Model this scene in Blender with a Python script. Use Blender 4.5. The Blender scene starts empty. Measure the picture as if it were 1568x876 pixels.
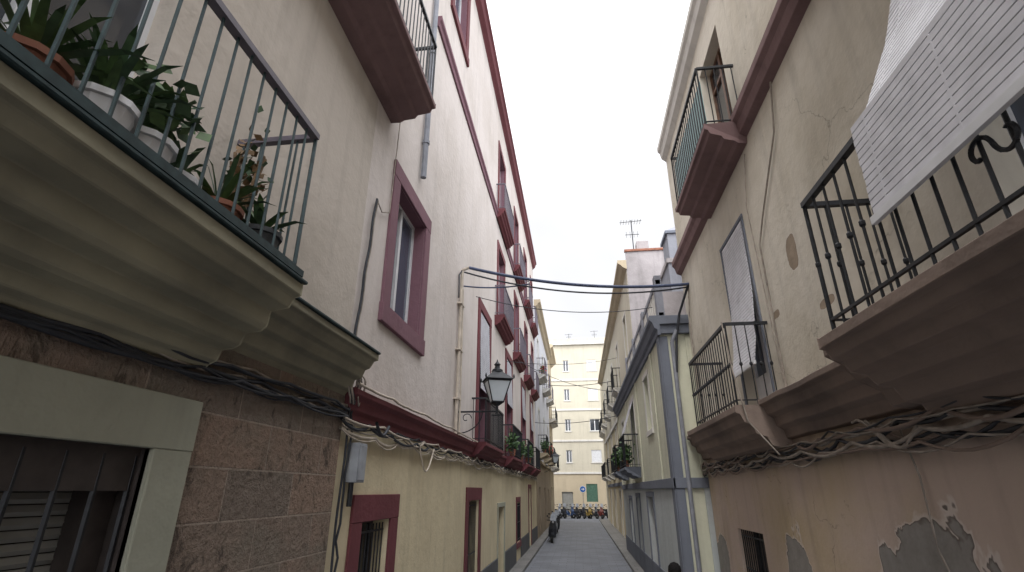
import bpy, math, random
from mathutils import Vector, Matrix
random.seed(7)
scene=bpy.context.scene
R=math.radians
# ------------------------------------------------------------------ materials
MATS={}
def newmat(name):
    m=bpy.data.materials.new(name);m.use_nodes=True
    MATS[name]=m
    nt=m.node_tree
    return m,nt,nt.nodes["Principled BSDF"]
def math_(nt,op,a,b=None,c=None):
    n=nt.nodes.new("ShaderNodeMath");n.operation=op
    for i,v in enumerate((a,b,c)):
        if v is None: continue
        if isinstance(v,(int,float)): n.inputs[i].default_value=v
        else: nt.links.new(v,n.inputs[i])
    return n.outputs[0]
def mixc(nt,f,a,b,mode='MIX'):
    n=nt.nodes.new("ShaderNodeMix");n.data_type='RGBA';n.blend_type=mode
    for k,v in ((0,f),(6,a),(7,b)):
        if isinstance(v,(int,float)): n.inputs[k].default_value=v
        elif isinstance(v,tuple): n.inputs[k].default_value=(v[0],v[1],v[2],1)
        else: nt.links.new(v,n.inputs[k])
    return n.outputs[2]
def ramp(nt,v,a,b,c0=0.,c1=1.):
    n=nt.nodes.new("ShaderNodeMapRange");n.clamp=True
    nt.links.new(v,n.inputs[0]);n.inputs[1].default_value=a;n.inputs[2].default_value=b
    n.inputs[3].default_value=c0;n.inputs[4].default_value=c1
    return n.outputs[0]
def noise(nt,vec,scale,detail=3,rough=.55,dist=0.):
    n=nt.nodes.new("ShaderNodeTexNoise");n.inputs["Scale"].default_value=scale
    n.inputs["Detail"].default_value=detail;n.inputs["Roughness"].default_value=rough
    n.inputs["Distortion"].default_value=dist
    nt.links.new(vec,n.inputs["Vector"]);return n.outputs["Fac"]
def scaled(nt,vec,s):
    n=nt.nodes.new("ShaderNodeVectorMath");n.operation='MULTIPLY';nt.links.new(vec,n.inputs[0]);n.inputs[1].default_value=s
    return n.outputs[0]
def plaster(name,col,dark=None,amount=.5,peels=None,peelcol=(.2,.185,.165),rough=.9,streak=.35,cracks=False,bump=True,grime=None,sv=(2.6,2.6,.22)):
    m,nt,b=newmat(name)
    if dark is None: dark=tuple(c*.62 for c in col)
    g=nt.nodes.new("ShaderNodeNewGeometry");pos=g.outputs["Position"]
    n1=noise(nt,pos,.55,4,.62)
    n2=noise(nt,scaled(nt,pos,sv),1.6,3,.6)
    n3=noise(nt,pos,7,3,.65)
    f=math_(nt,'MULTIPLY',ramp(nt,n1,.42,.68),amount)
    c=mixc(nt,f,col,dark)
    c=mixc(nt,math_(nt,'MULTIPLY',ramp(nt,n2,.5,.78),streak),c,tuple(x*.5 for x in col))
    c=mixc(nt,math_(nt,'MULTIPLY',ramp(nt,n3,.35,.75),.16),c,tuple(min(.8,x*1.25) for x in col))
    hgt=n3
    sep=None
    if peels or grime:
        sep=nt.nodes.new("ShaderNodeSeparateXYZ");nt.links.new(pos,sep.inputs[0])
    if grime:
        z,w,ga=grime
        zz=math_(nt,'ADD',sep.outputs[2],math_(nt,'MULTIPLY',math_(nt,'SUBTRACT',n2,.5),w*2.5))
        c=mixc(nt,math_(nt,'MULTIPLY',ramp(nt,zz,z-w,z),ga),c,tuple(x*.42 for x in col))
    if cracks:
        v=nt.nodes.new("ShaderNodeTexVoronoi");v.feature='DISTANCE_TO_EDGE';v.inputs["Scale"].default_value=.7
        wv=nt.nodes.new("ShaderNodeVectorMath");wv.operation='ADD'
        nn=nt.nodes.new("ShaderNodeTexNoise");nn.inputs["Scale"].default_value=3;nn.inputs["Detail"].default_value=4
        nt.links.new(pos,nn.inputs["Vector"]);sc=scaled(nt,nn.outputs["Color"],(.6,.6,.6))
        nt.links.new(pos,wv.inputs[0]);nt.links.new(sc,wv.inputs[1]);nt.links.new(wv.outputs[0],v.inputs["Vector"])
        cm=ramp(nt,v.outputs["Distance"],.0,.007,1,0)
        cm=math_(nt,'MULTIPLY',cm,ramp(nt,n1,.5,.56))
        c=mixc(nt,math_(nt,'MULTIPLY',cm,.6),c,tuple(x*.3 for x in col))
    if peels:
        nz=noise(nt,pos,1.7,4,.58,.3)
        dmin=None
        for (yc,zc,ry,rz) in peels:
            dy=math_(nt,'POWER',math_(nt,'ABSOLUTE',math_(nt,'DIVIDE',math_(nt,'SUBTRACT',sep.outputs[1],yc),ry)),3.)
            dz=math_(nt,'POWER',math_(nt,'ABSOLUTE',math_(nt,'DIVIDE',math_(nt,'SUBTRACT',sep.outputs[2],zc),rz)),3.)
            d=math_(nt,'POWER',math_(nt,'ADD',dy,dz),.3333)
            dmin=d if dmin is None else math_(nt,'MINIMUM',dmin,d)
        d=math_(nt,'ADD',dmin,math_(nt,'MULTIPLY',math_(nt,'SUBTRACT',nz,.5),1.5))
        msk=ramp(nt,d,.985,1.0,1,0)
        rim=math_(nt,'MULTIPLY',ramp(nt,d,1.02,1.06,1,0),math_(nt,'SUBTRACT',1.,msk))
        c=mixc(nt,math_(nt,'MULTIPLY',rim,.65),c,(.66,.60,.55))
        pc=mixc(nt,n3,tuple(x*.7 for x in peelcol),tuple(x*1.3 for x in peelcol))
        c=mixc(nt,msk,c,pc)
        edge=math_(nt,'MULTIPLY',ramp(nt,d,.95,.985,0,1),msk)
        c=mixc(nt,math_(nt,'MULTIPLY',edge,.6),c,(.09,.06,.045))
        hgt=math_(nt,'SUBTRACT',hgt,math_(nt,'MULTIPLY',msk,1.2))
    nt.links.new(c,b.inputs["Base Color"]);b.inputs["Roughness"].default_value=rough
    b.inputs["Specular IOR Level"].default_value=.2
    if bump:
        bp=nt.nodes.new("ShaderNodeBump");bp.inputs["Strength"].default_value=.35;bp.inputs["Distance"].default_value=.03
        nt.links.new(hgt,bp.inputs["Height"]);nt.links.new(bp.outputs[0],b.inputs["Normal"])
    return m
def simple(name,col,rough=.6,metal=0.,var=.25,scale=6,spec=.4):
    m,nt,b=newmat(name)
    g=nt.nodes.new("ShaderNodeNewGeometry")
    n=noise(nt,g.outputs["Position"],scale,2)
    c=mixc(nt,ramp(nt,n,.3,.75),tuple(x*(1+var) for x in col),tuple(x*(1-var) for x in col))
    nt.links.new(c,b.inputs["Base Color"]);b.inputs["Roughness"].default_value=rough;b.inputs["Metallic"].default_value=metal
    b.inputs["Specular IOR Level"].default_value=spec
    return m
def stonewall(name):
    m,nt,b=newmat(name)
    g=nt.nodes.new("ShaderNodeNewGeometry");pos=g.outputs["Position"]
    s=nt.nodes.new("ShaderNodeSeparateXYZ");nt.links.new(pos,s.inputs[0])
    cb=nt.nodes.new("ShaderNodeCombineXYZ");nt.links.new(s.outputs[1],cb.inputs[0]);nt.links.new(s.outputs[2],cb.inputs[1])
    br=nt.nodes.new("ShaderNodeTexBrick");nt.links.new(cb.outputs[0],br.inputs["Vector"])
    br.inputs["Scale"].default_value=1;br.inputs["Brick Width"].default_value=.86;br.inputs["Row Height"].default_value=.33
    br.inputs["Mortar Size"].default_value=.008;br.inputs["Mortar Smooth"].default_value=.3;br.inputs["Bias"].default_value=0
    br.inputs["Color1"].default_value=(.32,.23,.175,1);br.inputs["Color2"].default_value=(.215,.18,.15,1);br.inputs["Mortar"].default_value=(.36,.30,.25,1)
    n1=noise(nt,pos,1.3,4,.65,.5);n2=noise(nt,pos,16,4,.75)
    n3=noise(nt,scaled(nt,pos,(4.5,4.5,2.6)),1.0,5,.78,.5)
    c=mixc(nt,math_(nt,'MULTIPLY',ramp(nt,n1,.45,.62),.55),br.outputs["Color"],(.20,.19,.155))
    c=mixc(nt,math_(nt,'MULTIPLY',ramp(nt,n3,.56,.63),.75),c,(.065,.055,.045))
    c=mixc(nt,ramp(nt,n2,.38,.68,0,.5),c,(.13,.10,.08))
    c=mixc(nt,math_(nt,'MULTIPLY',br.outputs["Fac"],.7),c,(.34,.28,.23))
    nt.links.new(c,b.inputs["Base Color"]);b.inputs["Roughness"].default_value=.92;b.inputs["Specular IOR Level"].default_value=.15
    h=math_(nt,'ADD',math_(nt,'MULTIPLY',br.outputs["Fac"],-.5),math_(nt,'SUBTRACT',math_(nt,'MULTIPLY',n2,-.9),math_(nt,'MULTIPLY',n3,1.4)))
    bp=nt.nodes.new("ShaderNodeBump");bp.inputs["Strength"].default_value=.9;bp.inputs["Distance"].default_value=.04
    nt.links.new(h,bp.inputs["Height"]);nt.links.new(bp.outputs[0],b.inputs["Normal"])
def paving(name,col,bw,rh):
    m,nt,b=newmat(name)
    g=nt.nodes.new("ShaderNodeNewGeometry");pos=g.outputs["Position"]
    br=nt.nodes.new("ShaderNodeTexBrick");nt.links.new(pos,br.inputs["Vector"])
    br.inputs["Scale"].default_value=1;br.inputs["Brick Width"].default_value=bw;br.inputs["Row Height"].default_value=rh
    br.inputs["Mortar Size"].default_value=.012
    br.inputs["Color1"].default_value=(*[x*1.15 for x in col],1);br.inputs["Color2"].default_value=(*[x*.85 for x in col],1);br.inputs["Mortar"].default_value=(*[x*.5 for x in col],1)
    n1=noise(nt,pos,.8,5,.6);n2=noise(nt,pos,20,3)
    c=mixc(nt,math_(nt,'MULTIPLY',ramp(nt,n1,.42,.62),.6),br.outputs["Color"],tuple(x*.55 for x in col))
    c=mixc(nt,ramp(nt,n2,.4,.7,0,.3),c,tuple(x*1.5 for x in col))
    nt.links.new(c,b.inputs["Base Color"]);b.inputs["Roughness"].default_value=.65
def glass(name,col=(.03,.035,.045),rough=.06):
    m,nt,b=newmat(name)
    b.inputs["Base Color"].default_value=(*col,1);b.inputs["Roughness"].default_value=rough
    b.inputs["Specular IOR Level"].default_value=.8
    g=nt.nodes.new("ShaderNodeNewGeometry")
    bp=nt.nodes.new("ShaderNodeBump");bp.inputs["Strength"].default_value=.08
    nt.links.new(noise(nt,g.outputs["Position"],1.5,1),bp.inputs["Height"]);nt.links.new(bp.outputs[0],b.inputs["Normal"])
stonewall("stone")
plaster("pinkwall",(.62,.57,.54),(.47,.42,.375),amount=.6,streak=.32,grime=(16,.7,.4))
plaster("pinkwall_near",(.53,.48,.425),(.37,.33,.28),amount=.6,streak=.4)
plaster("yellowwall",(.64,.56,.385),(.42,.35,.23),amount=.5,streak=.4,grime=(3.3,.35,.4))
plaster("surround_grey",(.35,.355,.285),amount=.5)
plaster("mould_olive",(.32,.30,.215),(.10,.095,.08),amount=.85,streak=.6,sv=(2.6,.5,2.6))
plaster("maroon",(.155,.05,.058),amount=.6,streak=.25,rough=.75)
plaster("maroon_pale",(.205,.11,.135),amount=.5,streak=.3,rough=.8)
plaster("rwall_up",(.60,.56,.485),(.42,.375,.29),amount=.7,streak=.4,cracks=True,peels=[(5.8,5.1,.13,.22),(6.6,4.6,.12,.05),(5.3,4.3,.16,.05)],peelcol=(.3,.24,.18))
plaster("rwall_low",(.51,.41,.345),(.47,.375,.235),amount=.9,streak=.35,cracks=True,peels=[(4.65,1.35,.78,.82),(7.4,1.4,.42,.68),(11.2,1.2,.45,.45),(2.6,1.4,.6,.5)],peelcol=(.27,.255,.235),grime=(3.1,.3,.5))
plaster("rcornice",(.24,.185,.155),(.10,.08,.072),amount=.85,streak=.6,sv=(2.6,.5,2.6))
plaster("rmauve",(.22,.145,.145),(.13,.085,.085),amount=.6,streak=.5)
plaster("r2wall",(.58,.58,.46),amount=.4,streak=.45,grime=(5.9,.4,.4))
plaster("r2pale",(.46,.49,.49),amount=.35,streak=.4)
plaster("r2grey",(.16,.175,.21),amount=.4,streak=.3)
plaster("weathered",(.37,.345,.35),(.20,.185,.185),amount=.8,streak=.6)
plaster("greyblock",(.25,.26,.295),(.15,.15,.17),amount=.6,streak=.5)
plaster("creamfar",(.50,.465,.375),amount=.25,streak=.3,bump=False)
plaster("whitefar",(.53,.54,.58),amount=.3,streak=.3,bump=False)
plaster("yellowfar",(.46,.39,.28),amount=.3,streak=.3,bump=False)
plaster("tanfar",(.32,.26,.19),amount=.5,streak=.4,bump=False)
plaster("darkplinth",(.11,.11,.115),amount=.5,bump=False)
plaster("whitetrim",(.58,.565,.53),amount=.3,bump=False)
plaster("roofgrey",(.3,.27,.25),amount=.5,bump=False)
simple("iron",(.022,.024,.028),.5,.3,.3,20)
simple("irongreen",(.026,.045,.048),.55,.3,.35,15)
simple("handrail",(.12,.105,.13),.5,.0,.15,15)
simple("whitepaint",(.66,.67,.69),.5,0,.08)
simple("blind",(.60,.60,.64),.6,0,.12)
simple("greyblind",(.24,.24,.22),.6,0,.1)
simple("darkwood",(.045,.037,.034),.6,0,.3,9)
simple("brownwood",(.13,.07,.045),.6,0,.3,9)
simple("purplewood",(.10,.05,.08),.6,0,.3,9)
simple("greenpaint",(.05,.12,.08),.6)
simple("cablegrey",(.28,.245,.21),.8,0,.35,8)
simple("cableblack",(.025,.028,.035),.6,0,.3,8)
simple("cableblue",(.05,.065,.12),.6,0,.3,8)
simple("pipecream",(.48,.42,.35),.7,0,.2)
simple("pipegrey",(.20,.21,.24),.7,0,.2)
simple("plasticgrey",(.30,.32,.35),.6)
simple("terracotta",(.26,.11,.07),.8)
simple("potdark",(.05,.055,.06),.6)
simple("leaf",(.06,.11,.035),.55,0,.5,14)
simple("leafdark",(.035,.07,.03),.55,0,.5,14)
simple("leafdry",(.16,.10,.05),.7,0,.5,14)
simple("flower",(.45,.04,.05),.6,0,.3,14)
simple("tyre",(.02,.02,.02),.8)
simple("chrome",(.4,.4,.4),.3,.9)
simple("sc_dark",(.025,.027,.034),.3)
simple("sc_blue",(.035,.07,.16),.3)
simple("sc_silver",(.20,.21,.23),.35,.3)
simple("sc_yellow",(.28,.20,.06),.35)
simple("sc_red",(.14,.03,.025),.35)
simple("signblue",(.02,.12,.42),.4,0,.05)
simple("skin",(.45,.27,.2),.6);simple("hair",(.012,.011,.011),.85,0,.4,60,.1);simple("cloth",(.05,.055,.08),.85)
simple("glassgreen",(.22,.36,.36),.25,0,.15,3)
simple("curtain",(.50,.50,.54),.8,0,.12,5)
simple("lampglass",(.50,.55,.58),.15,0,.1,3)
glass("glass");glass("glassblue",(.07,.09,.13),.1)
paving("roadmat",(.15,.16,.185),.6,.3)
paving("pavemat",(.17,.165,.16),.5,.4)
plaster("ground_m",(.17,.17,.165),amount=.4,bump=False)
# ------------------------------------------------------------------ mesh builder
class MB:
    def __init__(s): s.v=[];s.f=[];s.m=[];s.mats=[]
    def mi(s,name):
        if name not in s.mats: s.mats.append(name)
        return s.mats.index(name)
    def add(s,vs,fs,mat):
        o=len(s.v);k=s.mi(mat)
        s.v+= [tuple(v) for v in vs]
        for f in fs: s.f.append(tuple(i+o for i in f));s.m.append(k)
    def quad(s,a,b,c,d,mat): s.add([a,b,c,d],[(0,1,2,3)],mat)
    def box(s,x0,x1,y0,y1,z0,z1,mat,rot=None):
        if x0>x1:x0,x1=x1,x0
        if y0>y1:y0,y1=y1,y0
        if z0>z1:z0,z1=z1,z0
        vs=[Vector((x,y,z)) for z in (z0,z1) for y in (y0,y1) for x in (x0,x1)]
        if rot is not None:
            c=Vector(((x0+x1)/2,(y0+y1)/2,(z0+z1)/2));vs=[rot@(v-c)+c for v in vs]
        s.add(vs,[(0,2,3,1),(4,5,7,6),(0,1,5,4),(2,6,7,3),(0,4,6,2),(1,3,7,5)],mat)
    def cyl(s,p,q,r,mat,n=6,r2=None,cap=True):
        p=Vector(p);q=Vector(q);d=(q-p)
        if d.length<1e-6:return
        d.normalize();u=d.orthogonal().normalized();w=d.cross(u)
        if r2 is None:r2=r
        vs=[];
        for c,rr in ((p,r),(q,r2)):
            for i in range(n):
                a=2*math.pi*i/n;vs.append(c+u*math.cos(a)*rr+w*math.sin(a)*rr)
        fs=[(i,(i+1)%n,n+(i+1)%n,n+i) for i in range(n)]
        if cap: fs+=[tuple(range(n))[::-1],tuple(range(n,2*n))]
        s.add(vs,fs,mat)
    def lathe(s,c,prof,mat,n=10,ax='z'):
        vs=[];c=Vector(c)
        for r,h in prof:
            for i in range(n):
                a=2*math.pi*i/n
                if ax=='z': vs.append(c+Vector((r*math.cos(a),r*math.sin(a),h)))
                elif ax=='x': vs.append(c+Vector((h,r*math.cos(a),r*math.sin(a))))
                else: vs.append(c+Vector((r*math.cos(a),h,r*math.sin(a))))
        fs=[]
        for k in range(len(prof)-1):
            for i in range(n): fs.append((k*n+i,k*n+(i+1)%n,(k+1)*n+(i+1)%n,(k+1)*n+i))
        fs.append(tuple(range(n)));fs.append(tuple(range((len(prof)-1)*n,len(prof)*n)))
        s.add(vs,fs,mat)
    def prof(s,pts,y0,y1,mat,seg=1,jit=0.):
        n=len(pts);vs=[]
        for k in range(seg+1):
            y=y0+(y1-y0)*k/seg
            dx=random.uniform(-jit,jit) if 0<k<seg else 0; dz=random.uniform(-jit,jit) if 0<k<seg else 0
            vs+=[(x+dx*(1 if 0<i<n-1 else 0),y,z+dz*(1 if 0<i<n-1 else 0)) for i,(x,z) in enumerate(pts)]
        fs=[]
        for k in range(seg):
            for i in range(n):
                j=(i+1)%n;fs.append((k*n+i,k*n+j,(k+1)*n+j,(k+1)*n+i))
        fs.append(tuple(range(n)));fs.append(tuple(range(seg*n,(seg+1)*n))[::-1])
        s.add(vs,fs,mat)
    def build(s,name,parent=None,bevel=0,smooth=False):
        me=bpy.data.meshes.new(name);me.from_pydata(s.v,[],s.f)
        for mn in s.mats: me.materials.append(MATS[mn])
        me.polygons.foreach_set("material_index",s.m)
        if smooth: me.polygons.foreach_set("use_smooth",[True]*len(s.f))
        me.update()
        ob=bpy.data.objects.new(name,me);scene.collection.objects.link(ob)
        if parent: ob.parent=parent
        if bevel:
            b=ob.modifiers.new("b",'BEVEL');b.width=bevel;b.segments=1;b.limit_method='ANGLE'
        return ob
def empty(name,loc=(0,0,0)):
    e=bpy.data.objects.new(name,None);e.empty_display_size=.3;e.location=loc;scene.collection.objects.link(e);return e
# ------------------------------------------------------------------ building kit
class Bld:
    def __init__(s,name,X,side):
        s.e=empty(name);s.X=X;s.s=side;s.p={}
    def o(s,d): return s.X-s.s*d      # d metres out into the street
    def part(s,n):
        if n not in s.p:s.p[n]=MB()
        return s.p[n]
    def finish(s):
        for n,mb in s.p.items():
            if mb.v: mb.build(n,s.e,bevel=.006 if n in('trim','surrounds','cornices') else 0)
    def wall(s,y0,y1,z0,z1,ops,mat,depth=.22,rev=None,body=True,x_out=0.,bodymat="roofgrey",backdepth=8.):
        w=s.part('walls');X=s.o(x_out);Xi=s.o(-depth)
        ys={y0,y1};zs={z0,z1};cl=[]
        for (a,b,c,d) in ops:
            a=max(a,y0);b=min(b,y1);c2=max(c,z0);d2=min(d,z1)
            if a>=b or c2>=d2: continue
            ys|={a,b};zs|={c2,d2};cl.append((a,b,c2,d2))
        ys=sorted(ys);zs=sorted(zs)
        for i in range(len(ys)-1):
            for j in range(len(zs)-1):
                cy=(ys[i]+ys[i+1])/2;cz=(zs[j]+zs[j+1])/2
                if any(a<cy<b and c<cz<d for a,b,c,d in cl): continue
                w.quad((X,ys[i],zs[j]),(X,ys[i+1],zs[j]),(X,ys[i+1],zs[j+1]),(X,ys[i],zs[j+1]),mat)
        rev=rev or mat
        for (a,b,c,d) in cl:
            w.quad((X,a,c),(Xi,a,c),(Xi,a,d),(X,a,d),rev);w.quad((X,b,c),(Xi,b,c),(Xi,b,d),(X,b,d),rev)
            w.quad((X,a,d),(Xi,a,d),(Xi,b,d),(X,b,d),rev);w.quad((X,a,c),(Xi,a,c),(Xi,b,c),(X,b,c),rev)
        if body:
            w.box(s.o(-depth-.05),s.o(-backdepth),y0+.004,y1-.004,z0,z1-.01,bodymat)
            for yy in (y0,y1): w.quad((X,yy,z0),(s.o(-depth-.06),yy,z0),(s.o(-depth-.06),yy,z1),(X,yy,z1),mat)
            w.quad((X,y0,z1),(s.o(-depth-.06),y0,z1),(s.o(-depth-.06),y1,z1),(X,y1,z1),mat)
            for a,b,c,d in cl:
                w.quad((Xi,a,c),(Xi,b,c),(Xi,b,d),(Xi,a,d),"darkwood")
    def surround(s,a,b,c,d,w,mat,proud=.035,bottom=True):
        t=s.part('surrounds');x0=s.o(-.002);x1=s.o(proud)
        t.box(x0,x1,a-w,a,c,d,mat);t.box(x0,x1,b,b+w,c,d,mat)
        t.box(x0,s.o(proud+.003),a-w-.003,b+w+.003,d,d+w,mat)
        if bottom: t.box(x0,s.o(proud+.02),a-w-.02,b+w+.02,c-w,c,mat)
    def window(s,a,b,c,d,kind='glass',fr='whitepaint',depth=.16,gl='glass'):
        w=s.part('windows');xf=s.o(-depth);xb=s.o(-depth-.05);t=.05
        if kind in('glass','french'):
            w.box(xf,xb,a,a+t,c,d,fr);w.box(xf,xb,b-t,b,c,d,fr)
            w.box(xf,xb,a+t,b-t,c,c+t,fr);w.box(xf,xb,a+t,b-t,d-t,d,fr)
            m=(a+b)/2;w.box(s.o(-depth+.012),xb,m-.04,m+.04,c+t,d-t,fr)
            if kind=='french':
                zt=d-(d-c)*.22;w.box(s.o(-depth+.006),xb,a+t,b-t,zt-.03,zt+.03,fr)
                w.box(s.o(-depth+.006),xb,a+t,b-t,c+t,c+(d-c)*.2,fr)
            w.quad((s.o(-depth-.03),a+t,c+t),(s.o(-depth-.03),b-t,c+t),(s.o(-depth-.03),b-t,d-t),(s.o(-depth-.03),a+t,d-t),gl)
        elif kind=='blind':
            n=int((d-c)/.055)
            for k in range(n):
                z=c+(d-c)*k/n;w.prof([(s.o(-depth),z),(s.o(-depth+.014),z+.02),(s.o(-depth+.003),z+(d-c)/n-.006),(s.o(-depth-.02),z+(d-c)/n-.006),(s.o(-depth-.02),z)],a,b,fr)
        elif kind=='door':
            w.box(xf,xb,a,b,c,d,fr)
            m=(a+b)/2
            for (p,q) in ((a+.06,m-.04),(m+.04,b-.06)):
                for k in range(3):
                    z0=c+.1+(d-c-.1)*k/3;z1=c+(d-c)*(k+1)/3-.05
                    w.box(xf,s.o(-depth+.02),p,q,z0,z1,fr)
    def cordblind(s,y0,y1,path,mat="blind",pitch=.05):
        """slatted roll blind draped along a path of (x,z) points"""
        w=s.part('draped_blind')
        for (x0,z0),(x1,z1) in zip(path,path[1:]):
            L=math.hypot(x1-x0,z1-z0);n=max(1,int(L/pitch));dx=(x1-x0)/L;dz=(z1-z0)/L;nx,nz=dz,-dx
            for k in range(n):
                a=L*k/n;b=a+pitch*.84;t=.006
                j=random.uniform(-.006,.006)
                P=[(x0+dx*a+nx*t,z0+dz*a+nz*t),(x0+dx*b+nx*t,z0+dz*b+nz*t),(x0+dx*b-nx*t,z0+dz*b-nz*t),(x0+dx*a-nx*t,z0+dz*a-nz*t)]
                w.prof(P,y0+j,y1+j,mat)
        for yy in (y0+.15,(y0+y1)/2,y1-.15):
            for (x0,z0),(x1,z1) in zip(path,path[1:]): w.cyl((x0,yy,z0),(x1,yy,z1),.009,mat,4)
    def grille(s,a,b,c,d,mat='iron',sp=.11,out=.02,r=.009):
        g=s.part('grilles');n=max(2,int((b-a)/sp));x=s.o(out)
        for k in range(n+1):
            y=a+(b-a)*k/n;g.cyl((x,y,c),(x,y,d),r,mat,5)
        for z in (c+.08,(c+d)/2,d-.08): g.box(x-.008,x+.008,a-.02,b+.02,z-.012,z+.012,mat)
    def railing(s,y0,y1,out,z0,z1,mat='iron',sp=.115,r=.009,knob=False,rail=.02,top=None,ext=0.):
        g=s.part('railings');xo=s.o(out);xw=s.o(0);top=top or mat
        g.box(xo-rail,xo+rail,y0,y1+ext,z1-.022,z1+.022,top)
        g.box(xo-.012,xo+.012,y0,y1,z0+.07,z0+.09,mat)
        n=max(1,int((y1-y0)/sp))
        for k in range(n+1):
            y=y0+(y1-y0)*k/n;rr=r*1.6 if k in(0,n) else r
            g.cyl((xo,y,z0),(xo,y,z1),rr,mat,5)
            if knob:
                zm=z0+(z1-z0)*.5;g.lathe((xo,y,zm),[(.008,-.03),(.022,-.012),(.022,.012),(.008,.03)],mat,6)
        m=max(1,int(abs(xw-xo)/sp))
        for y in (y0,y1):
            g.box(xo,xw,y-rail*.9,y+rail*.9,z1-.02,z1+.02,top)
            g.box(xo,xw,y-.01,y+.01,z0+.072,z0+.088,mat)
            for k in range(1,m+1):
                x=xo+(xw-xo)*k/(m+.3)
                g.cyl((x,y,z0),(x,y,z1),r,mat,5)
                if knob: g.lathe((x,y,z0+(z1-z0)*.5),[(.008,-.03),(.022,-.012),(.022,.012),(.008,.03)],mat,6)
    def slab(s,y0,y1,out,z0,z1,mat,taper=.12):
        c=s.part('cornices');h=z1-z0
        pr=[(0,z1),(out,z1),(out,z1-h*.25),(out-.05,z1-h*.3),(out-.07,z1-h*.5),(out*.6,z1-h*.62),(out*.55,z1-h*.8),(out*.3,z1-h*.88),(out*.22,z0),(0,z0)]
        n=len(pr);vs=[]
        for sg,yb in ((1,y0),(-1,y1)):
            for (d,z) in pr:
                ins=taper*min(1,(out-d)/out) if z<z1-h*.01 else 0
                vs.append((s.o(d if d else -.01),yb+sg*ins,z))
        fs=[(i,(i+1)%n,n+(i+1)%n,n+i) for i in range(n)]+[tuple(range(n)),tuple(range(n,2*n))[::-1]]
        c.add(vs,fs,mat)
# ------------------------------------------------------------------ helpers: plants, cables
def leafball(name_mb,c,rx,ry,rz,n,size,mat):
    for _ in range(n):
        u=Vector((random.gauss(0,.5),random.gauss(0,.5),random.gauss(0,.5)))
        p=Vector(c)+Vector((u.x*rx,u.y*ry,u.z*rz))
        d=Vector((random.uniform(-1,1),random.uniform(-1,1),random.uniform(-.4,1))).normalized()
        w=d.orthogonal().normalized()*size*random.uniform(.25,.45);l=d*size*random.uniform(.7,1.3)
        name_mb.add([p-w*.2,p+l*.5-w,p+l,p+l*.5+w],[(0,1,2,3)],random.choice(mat))
def spiky(mb,c,n,L,w,mat):
    c=Vector(c)
    for i in range(n):
        a=random.uniform(0,6.28);e=random.uniform(.35,1.35);l=L*random.uniform(.7,1.1)
        d=Vector((math.cos(a)*math.cos(e),math.sin(a)*math.cos(e),math.sin(e)))
        sd=Vector((-math.sin(a),math.cos(a),0))*w
        pts=[c,c+d*l*.4,c+d*l*.75-Vector((0,0,l*.06)),c+d*l-Vector((0,0,l*.22))]
        ww=[.7,1,.7,.05]
        vs=[];
        for p,q in zip(pts,ww): vs+=[p-sd*q,p+sd*q]
        mb.add(vs,[(0,1,3,2),(2,3,5,4),(4,5,7,6)],random.choice(mat))
def pot(mb,c,r,h,mat):
    mb.lathe(c,[(r*.68,0),(r*.95,h*.85),(r*1.08,h*.86),(r*1.08,h),(r*.9,h),(r*.85,h*.9)],mat,12)
def cables(name,specs,parent=None):
    cu=bpy.data.curves.new(name,'CURVE');cu.dimensions='3D';cu.bevel_depth=1.0;cu.bevel_resolution=1
    mats=[]
    for pts,r,mat in specs:
        if mat not in mats: mats.append(mat);cu.materials.append(MATS[mat])
        sp=cu.splines.new('POLY');sp.points.add(len(pts)-1)
        for k,p in enumerate(pts): sp.points[k].co=(*p,1);sp.points[k].radius=r
        sp.material_index=mats.index(mat);sp.use_smooth=True
    ob=bpy.data.objects.new(name,cu);scene.collection.objects.link(ob)
    if parent: ob.parent=parent
    return ob
def span(p,q,sag,n=24):
    p=Vector(p);q=Vector(q)
    return [tuple(p.lerp(q,t/n)+Vector((0,0,-sag*4*(t/n)*(1-t/n)))) for t in range(n+1)]
def wallrun(x,y0,y1,z,s=-1,wob=.03,clip=.9,sag=.05,dz=0.):
    pts=[];y=y0;zc=z
    ph=random.uniform(0,6)
    while y<y1:
        L=clip*random.uniform(.7,1.3);sg=sag*random.uniform(.2,1.5);zn=z+random.uniform(-wob,wob)+dz*(y-y0)/(y1-y0)
        for k in range(6):
            t=k/6;pts.append((x+random.uniform(-.006,.006)-s*abs(math.sin(ph+y*2))*.01,min(y+L*t,y1),zc+(zn-zc)*t-sg*4*t*(1-t)))
        y+=L;zc=zn
    return pts
# ------------------------------------------------------------------ ground
g=MB();g.quad((-300,-300,-.0),(300,-300,-.0),(300,400,-.0),(-300,400,-.0),"ground_m");g.build("ground")
g=MB();
g.quad((-1.95,-20,.004),(1.62,-20,.004),(1.62,52,.004),(-1.95,52,.004),"roadmat")
g.quad((-40,52,.004),(40,52,.004),(40,57,.004),(-40,57,.004),"roadmat");g.build("road")
def pavement(x0,x1,y0,y1):
    g=MB();g.box(x0,x1,y0,y1,-.05,.11,"pavemat");g.build("pavement",bevel=.015)
pavement(-3.0,-1.95,-20,51.5);pavement(1.62,3.2,-20,51.5);pavement(-40,40,57.002,60)
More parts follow.
